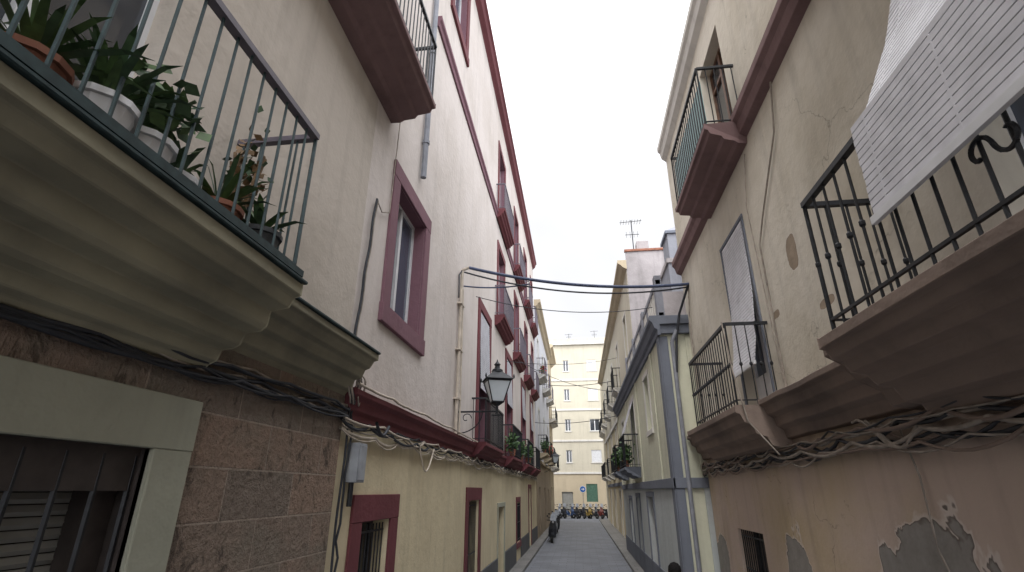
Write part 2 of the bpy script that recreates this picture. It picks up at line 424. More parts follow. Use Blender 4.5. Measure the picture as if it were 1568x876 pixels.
# ================================================================== L1 stone base house
B=Bld("stone_base_house",-2.4,-1)
dop=(1.2,2.72,0.11,2.72)
B.wall(-8,5.1,0,3.45,[dop],"stone",rev="darkwood",depth=.3,x_out=.03)
B.surround(*dop,.3,"surround_grey",proud=.06,bottom=False)
B.window(*dop,kind='blind',fr='greyblind',depth=.22)
B.grille(1.25,2.70,.15,2.68,'iron',sp=.19,out=-.03,r=.014)
B.part('windows').box(B.o(-.02),B.o(-.14),1.2,2.72,2.5,2.72,'darkwood')
B.part('windows').box(B.o(-.10),B.o(-.21),2.56,2.715,.11,2.5,'darkwood');B.part('windows').box(B.o(-.10),B.o(-.21),1.9,2.0,.11,2.5,'darkwood')
uop=[(.9,2.1,3.9,6.4),(2.9,4.4,7.75,10.2)]
B.wall(-8,5.1,3.45,16.0,uop,"pinkwall_near",rev="pinkwall_near")
B.window(.9,2.1,3.9,6.4,'french')
B.window(2.9,4.4,7.75,10.2,'french',fr='brownwood')
c=B.part('cornices')
X0=-2.405;dz=-.11
balc=[(X0,3.88),(-1.76,3.88),(-1.76,3.80),(-1.80,3.785),(-1.83,3.72),(-1.95,3.70),(-1.96,3.60),(-1.99,3.57),(-2.10,3.56),(-2.12,3.48),(-2.16,3.46),(-2.24,3.45),(-2.26,3.38),(-2.31,3.36),(-2.33,3.33),(X0,3.32)]
c.prof([(x,z+dz) for x,z in balc],-6,2.95,"mould_olive",seg=12,jit=.003)
corn=[(X0,3.86),(-2.04,3.86),(-2.04,3.80),(-2.08,3.79),(-2.12,3.72),(-2.17,3.70),(-2.20,3.62),(-2.27,3.60),(-2.30,3.50),(-2.34,3.48),(X0,3.40)]
c.prof([(x,z-.03) for x,z in corn],2.952,5.06,"mould_olive",seg=4,jit=.003)
c.box(-2.39,-1.735,-6,2.975,3.772,3.795,"irongreen");c.box(-2.39,-2.02,2.977,5.08,3.832,3.856,"irongreen")
B.railing(-5.5,2.88,.60,3.796,4.90,'irongreen',sp=.13,r=.009,top='handrail',rail=.028)
g=B.part('railings');g.box(-1.765,-1.735,-5.5,2.9,3.797,3.84,'irongreen')
B.slab(2.3,5.6,.62,7.30,7.58,"rmauve",taper=.02)
B.railing(2.35,5.55,.58,7.58,8.6,'iron')
B.slab(-3.0,1.3,.62,7.30,7.58,"rmauve",taper=.02)
B.part('trim').box(-2.402,-2.22,-8,5.1,16.0,16.3,"maroon")
B.finish()
for (x,y,kind) in ((-2.0,2.35,0),(-1.95,1.75,1),(-2.15,2.7,2),(-2.0,1.25,0),(-1.95,.8,1),(-2.05,2.05,3),(-1.93,1.5,0),(-1.95,2.68,3)):
    pl=MB();pot(pl,(x,y,3.797),.13,.22,random.choice(["terracotta","potdark","whitepaint"]))
    if kind==0: spiky(pl,(x,y,4.01),34,.42,.018,["leaf","leaf","leafdark"])
    elif kind==1: leafball(pl,(x,y,4.2),.14,.16,.16,160,.09,["leaf","leafdark"])
    elif kind==2:
        for k in range(7):
            a=random.uniform(0,6.28);pl.cyl((x,y,4.0),(x+.1*math.cos(a),y+.1*math.sin(a),4.0+random.uniform(.4,.75)),.012,"leafdry",5)
        leafball(pl,(x,y,4.45),.1,.12,.3,130,.07,["leafdry","leafdry","leafdark"])
    else:
        spiky(pl,(x,y,4.01),22,.3,.025,["leafdark","leaf"])
    pl.build("potted_plant")
# ================================================================== L2 maroon trimmed house
B=Bld("maroon_trimmed_house",-2.4,-1)
Y0,Y1=5.1,30.5
gops=[(5.9,6.82,.9,2.18),(11.75,13.0,.11,2.3),(16.1,17.4,.11,2.05),(20.85,21.9,.7,2.1),(25.8,26.9,.11,2.6)]
B.wall(Y0,Y1,0,3.25,gops,"yellowwall",depth=.25)
B.surround(*gops[0],.28,"maroon",.03);B.window(*gops[0],'glass',fr='darkwood',depth=.2);B.grille(5.95,6.78,.95,2.14,'iron',sp=.1,out=-.06)
B.surround(*gops[1],.27,"maroon",.03,bottom=False);B.window(*gops[1],'french',fr='darkwood',depth=.2);B.grille(11.8,12.95,.15,2.27,'iron',sp=.13,out=-.06)
B.surround(*gops[2],.12,"surround_grey",.03,bottom=False);B.window(*gops[2],'door',fr='darkwood',depth=.22)
B.surround(*gops[3],.18,"maroon",.03);B.window(*gops[3],'glass',fr='darkwood',depth=.2);B.grille(20.9,21.85,.75,2.05)
B.surround(*gops[4],.18,"maroon",.03,bottom=False);B.window(*gops[4],'door',fr='brownwood',depth=.2)
for a,b in ((13.3,15.95),(17.55,20.5),(22.2,25.6),(27.1,30.5)): B.part('trim').box(-2.398,-2.36,a,b,.0,.75,"darkplinth")
w1=(6.08,7.42,4.72,6.62)
T=[(12.55,14.05),(17.75,19.2),(22.9,24.3),(27.2,28.5)]
first=[w1]+[(a,b,3.5,6.95) for a,b in T]
third=[(8.4,9.7,12.9,15.0),(15.6,17.0,11.45,14.3),(20.3,21.6,11.45,14.3),(24.6,25.8,11.45,14.3),(28.4,29.4,11.45,14.3)]
second=[(15.6,17.0,7.6,10.2),(20.3,21.6,7.6,10.2),(24.6,25.8,7.6,10.2),(28.4,29.4,7.6,10.2)]
B.wall(Y0,Y1,3.25,16.0,first+second+third,"pinkwall",depth=.25,rev="maroon_pale")
B.surround(*w1,.25,"maroon_pale",.04);B.window(*w1,'glass',fr='whitepaint',depth=.17,gl='glassblue')
for a,b in T:
    B.surround(a,b,3.5,6.95,.25,"maroon",.04,bottom=False)
    B.window(a,b,3.5,6.95,'french',fr='purplewood',depth=.2,gl='glassblue')
    B.cordblind(a+.04,b-.04,[(-2.39,6.9),(-2.33,5.1+random.uniform(-.3,.4))],"curtain",.06)
    B.slab(a-.75,b+.75,.36,3.22,3.52,"maroon",taper=.08)
    B.railing(a-.7,b+.7,.33,3.52,4.5,'iron',sp=.12)
for (a,b,c_,d) in second:
    B.surround(a,b,c_,d,.22,"maroon",.04,bottom=False);B.window(a,b,c_,d,'french',gl='glassblue')
for (a,b,c_,d) in third[1:]:
    B.surround(a,b,c_,d,.22,"maroon",.04,bottom=False);B.window(a,b,c_,d,'french',gl='glassblue')
    B.slab(a-.6,b+.6,.32,11.1,11.4,"maroon",taper=.05);B.railing(a-.55,b+.55,.30,11.4,12.4,'handrail',sp=.13)
for (a,b,c_,d) in second:
    B.slab(a-.6,b+.6,.32,7.3,7.6,"maroon",taper=.05);B.railing(a-.55,b+.55,.30,7.6,8.6,'handrail',sp=.13)
a,b,c_,d=third[0];B.surround(a,b,c_,d,.25,"maroon",.04);B.window(a,b,c_,d,'glass',gl='glassblue')
t=B.part('cornices')
t.prof([(-2.405,3.5),(-2.26,3.5),(-2.26,3.44),(-2.31,3.4),(-2.33,3.3),(-2.37,3.26),(-2.37,3.2),(-2.405,3.2)],5.12,Y1,"maroon",seg=40,jit=.005)
t.prof([(-2.405,11.35),(-2.31,11.35),(-2.31,11.27),(-2.35,11.22),(-2.36,11.1),(-2.405,11.1)],7.3,Y1,"maroon_pale")
t.prof([(-2.405,16.35),(-2.15,16.35),(-2.15,16.22),(-2.2,16.17),(-2.25,16.0),(-2.36,15.9),(-2.405,15.85)],5.1,Y1,"maroon")
B.finish()
p=MB();p.cyl((-2.33,6.95,7.3),(-2.33,6.95,15.9),.05,"pipegrey",8)
for z in (8,10,12,14): p.cyl((-2.33,6.95,z-.03),(-2.33,6.95,z+.03),.065,"pipegrey",8)
p.build("downpipe",smooth=False)
p=MB();p.cyl((-2.34,10.05,3.5),(-2.34,10.1,7.0),.035,"pipecream",8);p.cyl((-2.30,10.2,3.5),(-2.34,10.25,6.6),.02,"pipecream",6)
for z in (4.2,5.2,6.2): p.box(-2.4,-2.3,9.98,10.28,z-.015,z+.015,"pipecream")
p.cyl((-2.34,10.1,7.0),(-2.2,10.12,7.06),.035,"pipecream",8)
p.build("cable_conduit")
p=MB();p.box(-2.398,-2.27,5.36,5.58,2.58,2.97,"plasticgrey");p.box(-2.268,-2.26,5.38,5.56,2.6,2.95,"plasticgrey");p.cyl((-2.34,5.42,2.58),(-2.34,5.42,2.35),.03,"iron",6)
p.build("electric_meter_box",bevel=.01)
# ================================================================== L3 far left
B=Bld("white_balcony_house",-2.35,-1)
ops=[(32.3,33.4,4.6,7.2),(37.2,38.3,4.6,7.2),(41.8,42.8,4.6,7.2),(32.3,33.4,9.3,11.8),(37.2,38.3,9.3,11.8),(41.8,42.8,9.3,11.8),(32.0,33.2,.11,2.7),(36.8,38,.11,2.7),(41,42,.8,2.6)]
B.wall(30.5,45,4.2,13.4,ops,"whitefar");B.wall(30.5,45,0,4.2,ops,"tanfar")
for (a,b,c_,d) in ops:
    if c_>4: B.window(a,b,c_,d,'french',gl='glassblue');B.surround(a,b,c_,d,.14,"whitetrim",.03,bottom=False)
    else: B.window(a,b,c_,d,'door',fr='brownwood')
for z in (4.3,9.0):
    for a,b in ((31.7,34),(36.6,38.9),(41.2,43.4)):
        B.slab(a,b,.55,z,z+.28,"whitetrim" if z>5 else "yellowfar");B.railing(a+.05,b-.05,.5,z+.28,z+1.3,'iron' if z<5 else 'handrail',sp=.16)
t=B.part('cornices');t.prof([(-2.36,13.8),(-1.95,13.8),(-1.95,13.65),(-2.1,13.55),(-2.2,13.4),(-2.36,13.3)],30.5,45,"yellowfar")
t.box(-2.352,-2.25,30.5,45,4.05,4.2,"yellowfar")
B.finish()
B=Bld("yellow_cornice_house",-2.4,-1)
ops=[(47,48.2,4.4,7),(50.0,51,4.4,7),(47,48.2,8.4,11),(50.0,51,8.4,11),(46.6,48,.11,2.8),(49.6,50.8,.11,2.8)]
B.wall(45,52,0,14.2,ops,"yellowfar")
for o_ in ops: B.window(*o_,'french' if o_[2]>3 else 'door',fr='brownwood')
for z in (4.1,8.1):
    B.slab(46.2,51.4,.6,z,z+.28,"whitetrim");B.railing(46.3,51.3,.55,z+.28,z+1.3,'iron',sp=.16)
t=B.part('cornices');t.prof([(-2.41,14.8),(-1.85,14.8),(-1.85,14.6),(-2.0,14.5),(-2.2,14.3),(-2.41,14.1)],45,52,"yellowfar")
B.finish()
# ================================================================== R1 plaster house
B=Bld("peeling_plaster_house",2.6,1)
gw=(8.6,9.9,.75,1.92)
B.wall(-8,11.5,0,3.2,[gw],"rwall_low",depth=.28)
B.window(*gw,'glass',fr='darkwood',depth=.24);B.grille(8.65,9.85,.78,1.9,'iron',sp=.1,out=-.05)
ops=[(1.5,3.0,3.6,6.35),(7.15,8.3,3.55,6.3),(6.7,7.9,7.6,9.75),(-1.8,-.3,3.6,6.35),(2.3,3.6,7.6,9.9)]
B.wall(-8,11.5,3.2,10.55,ops,"rwall_up",depth=.25)
B.window(*ops[0],'french',fr='whitepaint',depth=.18,gl='glassblue');B.window(*ops[3],'blind',fr='blind',depth=.12)
B.window(*ops[1],'french',fr='whitepaint',depth=.18,gl='glassblue')
B.surround(*ops[1],.06,"r2grey",.02,bottom=False)
B.window(*ops[2],'french',fr='brownwood',depth=.18);B.window(*ops[4],'french',fr='whitepaint',depth=.18)
# slatted blinds: near one draped out over the handrail, far one hanging in its doorway
B.cordblind(1.4,2.98,[(2.55,6.4),(2.50,6.1),(2.26,5.4),(1.95,4.74),(1.87,4.70),(1.855,4.05)])
B.part('draped_blind').box(1.835,1.865,1.38,3.0,4.0,4.05,"whitepaint")
B.cordblind(7.19,8.26,[(2.59,6.28),(2.575,5.2),(2.50,4.45),(2.44,4.15)])
B.part('draped_blind').box(2.42,2.45,7.18,8.27,4.10,4.15,"whitepaint")
c=B.part('cornices')
XR=2.605
rp=[(XR,3.58),(2.28,3.56),(2.28,3.50),(2.33,3.47),(2.36,3.38),(2.43,3.34),(2.45,3.24),(2.52,3.2),(2.54,3.1),(XR,3.08)]
c.prof(rp,4.3,6.85,"rcornice",seg=8,jit=.008);c.prof(rp,9.95,11.5,"rcornice",seg=4,jit=.006)
nb=[(XR,3.58),(1.86,3.58),(1.86,3.50),(1.90,3.49),(1.93,3.42),(2.0,3.40),(2.04,3.32),(2.14,3.30),(2.2,3.22),(2.3,3.2),(2.36,3.1),(2.46,3.08),(2.5,3.0),(XR,2.99)]
c.prof(nb,-6,4.05,"rcornice",seg=14,jit=.004)
c.prof([(XR,3.574),(2.0,3.57),(2.0,3.5),(2.1,3.44),(2.2,3.3),(2.35,3.22),(2.4,3.1),(XR,3.07)],4.052,4.298,"rcornice")
fb=[(XR,3.50),(1.99,3.50),(1.99,3.42),(2.04,3.40),(2.08,3.3),(2.16,3.27),(2.2,3.16),(2.32,3.12),(2.36,3.02),(2.48,3.0),(XR,2.95)]
c.prof(fb,6.852,9.948,"rcornice",seg=5,jit=.004)
B.railing(-5,3.9,.68,3.60,4.66,'iron',sp=.165,r=.011,knob=True,rail=.025)
B.railing(6.95,9.35,.55,3.5,4.6,'iron',sp=.12,r=.008,knob=True,rail=.02)
rl=B.part('railings')
for yc in (2.15,.6):
    for sgn in (1,-1):
        pts=[]
        for k in range(22):
            th=k/21*4.8;rr=.085*(1-k/26);pts.append((1.915,yc+sgn*(.085-rr*math.cos(th)),3.95+sgn*rr*math.sin(th)*1.15))
        for p_,q_ in zip(pts,pts[1:]): rl.cyl(p_,q_,.012,"iron",5)
c.prof([(XR,7.55),(2.42,7.55),(2.42,7.44),(2.47,7.38),(2.5,7.25),(XR,7.2)],-8,11.5,"rmauve",seg=20,jit=.004)
B.slab(6.3,8.7,.58,7.12,7.42,"rmauve",taper=.1);B.railing(6.35,8.65,.54,7.42,8.5,'iron',sp=.12)
B.part('railings').box(B.o(.50),B.o(.51),6.4,8.6,7.5,8.3,"glassgreen")
B.slab(.5,4.0,.62,7.12,7.42,"rmauve",taper=.1);B.railing(.55,3.95,.58,7.42,8.5,'iron',sp=.12)
c.prof([(XR,10.85),(2.42,10.85),(2.42,10.72),(2.47,10.66),(2.5,10.5),(XR,10.4)],-8,11.52,"whitetrim")
B.part('trim').box(2.6,10,-8,11.5,10.56,10.84,"roofgrey")
B.finish()
# ================================================================== R2 low grey trimmed house
B=Bld("grey_trimmed_house",1.95,1)
ops=[(14.0,14.9,4.0,5.4),(18.0,19.2,3.2,5.4),(22.2,23.2,3.2,5.2),(15.2,16.5,.11,2.35),(18.6,19.6,.11,2.3),(21.4,22.4,.11,2.2)]
B.wall(11.6,25.5,2.75,5.9,ops,"r2wall");B.wall(11.6,25.5,0,2.75,ops,"r2pale")
for k,o_ in enumerate(ops):
    B.window(*o_,'french' if k<3 else 'door',fr='whitepaint' if k<3 else ('maroon' if k==3 else 'brownwood'))
    B.surround(*o_,.13,"r2grey" if k>2 else "whitetrim",.03,bottom=(k==0))
t=B.part('trim')
sd=B.part('walls')
sd.box(1.952,2.75,11.57,11.599,0,5.9,"r2wall")
for x0,x1 in ((1.93,2.12),(2.5,2.75)):
    t.box(x0,x1,11.53,11.568,0,2.55,"r2grey" if x0<2 else "r2pale");t.box(x0,x1,11.53,11.568,2.75,5.75,"r2grey" if x0<2 else "r2wall")
t.box(1.91,1.949,11.53,11.85,0,2.55,"r2grey");t.box(1.91,1.949,11.53,11.85,2.75,5.75,"r2grey")
t.box(1.90,2.78,11.50,11.567,2.55,2.75,"r2grey");t.box(1.89,1.948,11.50,25.5,2.552,2.748,"r2grey")
t.box(1.92,1.949,11.86,25.5,.12,.7,"r2grey")
c=B.part('cornices')
c.prof([(1.955,6.2),(1.74,6.2),(1.74,6.1),(1.80,6.05),(1.84,5.92),(1.90,5.88),(1.90,5.76),(1.955,5.76)],11.38,25.5,"r2grey")
c.box(1.956,2.80,11.38,11.566,6.0,6.2,"r2grey");c.box(1.956,2.80,11.45,11.566,5.8,5.998,"r2grey")
for y in (13.2,17.0,20.8,25.2): t.box(1.915,1.948,y-.14,y+.14,2.75,5.74,"r2wall")
t.box(2.0,2.12,11.6,20,6.21,6.35,"greyblock");t.box(2.0,2.12,11.6,20,7.05,7.17,"greyblock")
y=11.7
while y<20: t.box(2.02,2.1,y,y+.16,6.352,7.048,"whitetrim" if int(y*3)%5 else "greyblock");y+=.30
for y in (11.6,14.3,17.1,19.8): t.box(1.98,2.14,y,y+.25,6.211,7.28,"greyblock")
B.slab(17.5,19.8,.5,2.9,3.2,"r2grey");B.railing(17.55,19.75,.46,3.2,4.2,'iron',sp=.13)
B.slab(21.8,23.6,.5,2.9,3.2,"r2grey");B.railing(21.85,23.55,.46,3.2,4.2,'iron',sp=.13)
B.cordblind(18.0,19.2,[(1.93,5.4),(1.55,4.3)],"curtain",.06)
t.box(2.0,10,11.6,20,6.0,6.2,"roofgrey")
B.finish()
p=MB();p.cyl((2.2,11.47,.2),(2.2,11.47,5.6),.045,"pipegrey",8);p.cyl((2.2,11.47,5.6),(2.32,11.40,5.85),.045,"pipegrey",8);p.build("downpipe")
# ================================================================== rooftop turret + block behind R2
B=Bld("rooftop_tower",3.0,1)
w=B.part('walls')
w.box(3.15,5.6,15.5,19.5,6.2,9.3,"greyblock");w.box(3.1,5.65,15.45,19.5,9.3,9.45,"weathered")
w.box(3.45,4.45,16.6,17.6,9.45,10.9,"greyblock");w.box(3.38,4.52,16.53,17.67,10.9,11.0,"r2grey")
w.add([(3.38,16.53,11.0),(4.52,16.53,11.0),(4.52,17.67,11.0),(3.38,17.67,11.0),(3.95,17.1,11.45)],[(0,1,4),(1,2,4),(2,3,4),(3,0,4)],"greyblock")
w.box(3.75,4.15,16.59,16.598,9.9,10.5,"darkwood")
w.box(4.9,5.5,16.0,16.6,9.45,10.6,"maroon_pale");w.box(4.85,5.55,15.95,16.65,10.6,10.7,"terracotta")
w.box(2.5,3.1,13.6,15.2,6.2,7.6,"weathered")
B.finish()
# ================================================================== R3 weathered tall house
B=Bld("weathered_side_house",2.35,1)
ops=[];
for y in (22,27,32,37,42): 
    ops+= [(y,y+1.1,7.4,9.8)]
    if y>25: ops+=[(y,y+1.1,3.5,6.0),(y,y+1.1,.11,2.5)]
B.wall(20.1,46,6.2,11.2,ops,"creamfar");B.wall(25.5,46,0,6.2,ops,"yellowwall")
for o_ in ops: B.window(*o_,'french' if o_[2]>3 else 'door',fr='whitepaint' if o_[2]>3 else 'brownwood');B.surround(*o_,.12,"whitetrim",.03,bottom=False)
B.part('walls').box(2.36,4.4,20.06,20.098,6.2,11.9,"weathered")
B.part('walls').box(2.7,4.4,20.1,24,11.2,11.9,"weathered")
B.part('trim').box(2.33,4.44,20.0,20.16,11.9,12.0,"terracotta")
B.part('walls').box(2.9,3.4,20.3,20.8,11.9,12.5,"weathered")
for y in (27,32,37,42):
    for z in (3.2,7.1):
        B.slab(y-.4,y+1.5,.42,z,z+.28,"whitetrim");B.railing(y-.35,y+1.45,.38,z+.28,z+1.3,'iron',sp=.15)
t=B.part('cornices');t.prof([(2.36,11.5),(2.0,11.5),(2.0,11.38),(2.12,11.3),(2.2,11.2),(2.36,11.1)],20.0,46,"yellowfar")
t.box(2.27,2.348,25.5,46,6.15,6.35,"whitetrim");t.box(2.29,2.348,25.5,46,2.75,2.95,"r2grey")
B.finish()
B=Bld("pale_corner_house",2.45,1)
ops=[(47,48,3.6,6),(50,51,3.6,6),(47,48,7.4,9.6),(50,51,7.4,9.6),(47,48,.11,2.5)]
B.wall(46,52,0,12.0,ops,"creamfar")
for o_ in ops: B.window(*o_,'french',fr='whitepaint')
B.slab(46.6,51.4,.4,7.1,7.38,"whitetrim");B.railing(46.7,51.3,.36,7.38,8.4,'iron',sp=.16);B.slab(46.6,51.4,.4,3.3,3.58,"whitetrim");B.railing(46.7,51.3,.36,3.58,4.6,'iron',sp=.16)
B.finish()
# ================================================================== End building (faces the street)
B=Bld("cream_apartment_block",0,1)
ops=[];kinds=[]
zs=[6.05,9.4,12.8,16.2]
cols=[(-1.0,.62,'glass'),(2.0,1.1,'mix'),(5.2,.7,'glass'),(8.2,1.1,'mix'),(-4.2,1.1,'mix'),(-7.2,.7,'glass')]
for zc in zs:
    for (xc,wd,k) in cols:
        yc=-xc;ops.append((yc-wd/2,yc+wd/2,zc-.65,zc+.65));kinds.append(k)
gd=[(.75,1.95,.11,2.4),(-1.9,-.7,1.4,3.2),(-4.5,-3.1,.11,2.8),(4,5.2,.11,2.8)]
B.wall(-14,12,4.3,18.8,ops,"creamfar",depth=.2,backdepth=12);B.wall(-14,12,0,4.3,gd,"yellowfar",depth=.2,backdepth=12)
for i,(o_,k) in enumerate(zip(ops,kinds)):
    if k=='glass' or i%5==2: B.window(*o_,'glass',fr='whitepaint',depth=.1)
    else:
        B.window(*o_,'blind',fr='whitepaint',depth=.06)
B.window(*gd[0],'door',fr='greyblind');B.window(*gd[1],'blind',fr='greenpaint',depth=.05);B.window(*gd[2],'door',fr='brownwood');B.window(*gd[3],'door',fr='darkwood')
t=B.part('trim')
for z in (4.3,7.7,11.1,14.5): t.box(B.o(-.002),B.o(.08),-14,12,z-.1,z+.1,"whitetrim")
t.box(B.o(-.002),B.o(.3),-14,12,18.7,18.95,"whitetrim");t.box(B.o(-.3),B.o(.05),-14,12,18.951,19.5,"creamfar")
t.box(B.o(-.002),B.o(.05),-14,12,.0,.6,"tanfar")
for (a,b,c_,d) in ops: t.box(B.o(-.002),B.o(.06),a-.1,b+.1,c_-.1,c_,"whitetrim")
B.finish()
B.e.rotation_euler=(0,0,R(90));B.e.location=(0,60,0)
def antenna(loc,h):
    a=MB();x,y,z=loc;a.cyl((x,y,z),(x,y,z+h),.022,"iron",5)
    a.cyl((x-.5,y,z+h-.1),(x+.45,y,z+h-.05),.014,"iron",4)
    for k in range(8):
        xx=x-.45+k*.12;a.cyl((xx,y-.22,z+h-.1),(xx,y+.22,z+h-.1),.009,"iron",4)
    a.cyl((x-.3,y,z+h*.6),(x+.3,y,z+h*.6),.014,"iron",4)
    for k in range(4):a.cyl((x-.25+k*.16,y,z+h*.6-.15),(x-.25+k*.16,y,z+h*.6+.15),.009,"iron",4)
    a.build("tv_antenna")
antenna((2.8,20.6,11.9),1.8);antenna((2.6,61,19.4),1.3);antenna((-.5,61,19.4),1.)
# ------------------------------------------------------------------ wall lamps
def lamp(Y,zb,arm):
    m=MB();xw=-2.4;xl=xw+arm
    m.box(xw,xw+.03,Y-.04,Y+.04,zb-.45,zb+.25,"iron")
    m.cyl((xw,Y,zb),(xl,Y,zb),.018,"iron",6)
    pts=[(xw+.02+ (arm*.62)*math.sin(k/10*1.57),Y,zb-.42+.42*(1-math.cos(k/10*1.57))) for k in range(11)]
    for p_,q_ in zip(pts,pts[1:]): m.cyl(p_,q_,.012,"iron",5)
    for k in range(14):
        a0=k/14*5.2;a1=(k+1)/14*5.2;r0=.11*(1-k/20);r1=.11*(1-(k+1)/20);cx=xw+.2;cz=zb-.13
        m.cyl((cx+r0*math.cos(a0),Y,cz+r0*math.sin(a0)),(cx+r1*math.cos(a1),Y,cz+r1*math.sin(a1)),.009,"iron",5)
    m.cyl((xl,Y,zb-.05),(xl,Y,zb+.12),.03,"iron",8);m.lathe((xl,Y,zb+.1),[(.03,0),(.09,.04),(.12,.06),(.12,.08)],"iron",4)
    z0=zb+.18;z1=z0+.42;a=.115;b=.235
    r=Matrix.Rotation(R(20),3,'Z')
    def P(x,y,z): v=r@Vector((x,y,0));return (xl+v.x,Y+v.y,z)
    cs=[(1,1),(-1,1),(-1,-1),(1,-1)]
    for i in range(4):
        p0=cs[i];p1=cs[(i+1)%4]
        m.cyl(P(p0[0]*a,p0[1]*a,z0),P(p0[0]*b,p0[1]*b,z1),.013,"iron",5)
        m.quad(P(p0[0]*a*.97,p0[1]*a*.97,z0),P(p1[0]*a*.97,p1[1]*a*.97,z0),P(p1[0]*b*.97,p1[1]*b*.97,z1),P(p0[0]*b*.97,p0[1]*b*.97,z1),"lampglass")
        m.cyl(P(p0[0]*b,p0[1]*b,z1),P(p1[0]*b,p1[1]*b,z1),.02,"iron",5);m.cyl(P(p0[0]*a,p0[1]*a,z0),P(p1[0]*a,p1[1]*a,z0),.016,"iron",5)
        e=b+.05;f=.09
        m.quad(P(p0[0]*e,p0[1]*e,z1+.02),P(p1[0]*e,p1[1]*e,z1+.02),P(p1[0]*f,p1[1]*f,z1+.19),P(p0[0]*f,p0[1]*f,z1+.19),"iron")
        m.lathe(P(p0[0]*e,p0[1]*e,z1+.02),[(.015,0),(.02,.04),(.004,.09)],"iron",5)
    m.lathe((xl,Y,z1+.19),[(.12,0),(.11,.05),(.06,.08),(.05,.13),(.07,.16),(.02,.22),(.005,.27)],"iron",8)
    m.build("wall_street_lamp")
lamp(10.35,3.98,.82);lamp(37,4.1,.8)
# ------------------------------------------------------------------ cables
sp=[]
for k in range(9):
    sp.append((wallrun(-2.33+random.uniform(-.02,.03),-3,5.1,3.20+random.uniform(-.06,.06),wob=.02,sag=.035,dz=.08),random.choice([.007,.009,.012,.016]),random.choice(["cablegrey","cablegrey","cableblack","mould_olive"])))
cables("facade_cable_bundle",sp)
sp=[]
for k in range(8):
    sp.append((wallrun(-2.33+random.uniform(-.015,.03),5.0,30,3.13+random.uniform(-.06,.06),wob=.04,sag=.06),random.choice([.008,.011,.014,.017]),random.choice(["cablegrey","pipecream","pipecream","cableblack"])))
sp.append((wallrun(-2.24,5.1,16,3.54,wob=.015,sag=.012),.016,"pipecream"))
for k in range(8):
    y=5.12+random.uniform(-.05,.2);pts=[]
    for j in range(18):
        a=j/17*6.28*1.1+k;pts.append((-2.3+.02*math.sin(a*2),y+.1*math.cos(a)*random.uniform(.8,1.1),3.5+.16*math.sin(a)))
    sp.append((pts,.008,random.choice(["cableblack","cablegrey"])))
for (y,dy) in ((5.2,0),(5.28,.04)):
    pts=[(-2.35,y+dy*random.uniform(-1,1)+.015*math.sin(z*5),z) for z in [3.55-.15*i for i in range(13)]];sp.append((pts,.013,"cableblack"))
pts=[(-2.36,5.1+.2*(k/20)+.015*math.sin(k),3.6+2.3*k/20) for k in range(21)];sp.append((pts,.016,"cableblack"));sp.append(([(a,b+.04,c) for a,b,c in pts],.01,"cablegrey"))
sp.append(([(-2.36,5.3,5.9),(-2.36,5.5,5.82),(-2.36,5.75,5.95),(-2.36,5.8,7.2),(-2.36,5.85,9)],.008,"cablegrey"))
pts=[(-2.2,5.6+.05*k,3.2-.12*math.sin(k/8*3.14)) for k in range(9)];sp.append((pts,.02,"cableblack"))
sp.append(([(-2.3,7.6+.1*k,3.12-.35*math.sin(k/8*3.14)) for k in range(9)],.014,"pipecream"))
cables("facade_cable_bundle",sp)
sp=[]
for k in range(12):
    sp.append((wallrun(2.53+random.uniform(-.04,.02),.5,11.5,2.98+random.uniform(-.13,.07),s=1,wob=.035,sag=.07,dz=-.03),random.choice([.007,.009,.013,.018]),random.choice(["cablegrey","rcornice","cablegrey","cableblack"])))
for k in range(3):
    y=random.uniform(3.6,5.0);sp.append(([(2.5,y+.09*j,2.95-.14*math.sin(j/6*3.14+k)) for j in range(7)],.012,"cablegrey"))
sp.append(([(2.57,4.6,3.0),(2.57,4.5,2.6),(2.57,4.52,2.1),(2.57,4.3,1.6),(2.57,4.3,.4)],.008,"cablegrey"))
sp.append(([(2.57,5.3,7.2),(2.57,5.5,6.6),(2.57,6.3,5.9),(2.57,6.6,5.6),(2.57,6.65,3.6)],.012,"cablegrey"))
sp.append(([(2.57,6.5,7.0),(2.57,6.8,6.3),(2.57,6.75,5.2),(2.57,6.7,3.6)],.008,"cablegrey"))
sp.append(([(1.97,6.8,4.58),(2.0,6.75,3.9),(2.1,6.8,3.3),(2.4,6.8,2.9)],.009,"cablegrey"))
cables("facade_cable_bundle",sp)
LP=(-2.2,10.12,7.06);RP=(2.6,10.9,6.75)
cables("street_crossing_cable",[(span(LP,RP,.22),.034,"cableblue"),(span((-2.3,10.1,6.95),(2.6,10.95,6.7),.30),.018,"cableblack"),(span((-2.3,10.1,6.62),(-.9,10.4,6.72),.06),.016,"cableblue"),
  ([(2.59,10.9,6.75),(2.4,11.3,6.2),(2.3,11.42,5.7),(2.22,11.45,4.9)],.03,"cableblack"),([(2.59,10.95,6.7),(2.56,11.1,6.0),(2.56,11.2,3.2)],.012,"cablegrey"),
  ([(-2.34,10.1,7.0),(-2.36,9.9,6.8),(-2.36,9.95,6.3)],.016,"cableblack")])
cables("overhead_wire",[(span((-2.3,11.5,6.9),(2.0,12.4,6.75),.25),.010,"cableblack"),(span((-2.3,17,6.6),(2.0,24,8.3),.2),.010,"cableblack"),
  (span((-2.3,33,8.9),(2.3,31,8.6),.2),.02,"cableblack"),(span((-2.3,29,6.0),(2.3,27,6.1),.2),.016,"cableblack"),(span((-2.3,20,7.4),(2.0,21,6.2),.35),.010,"cableblack")])
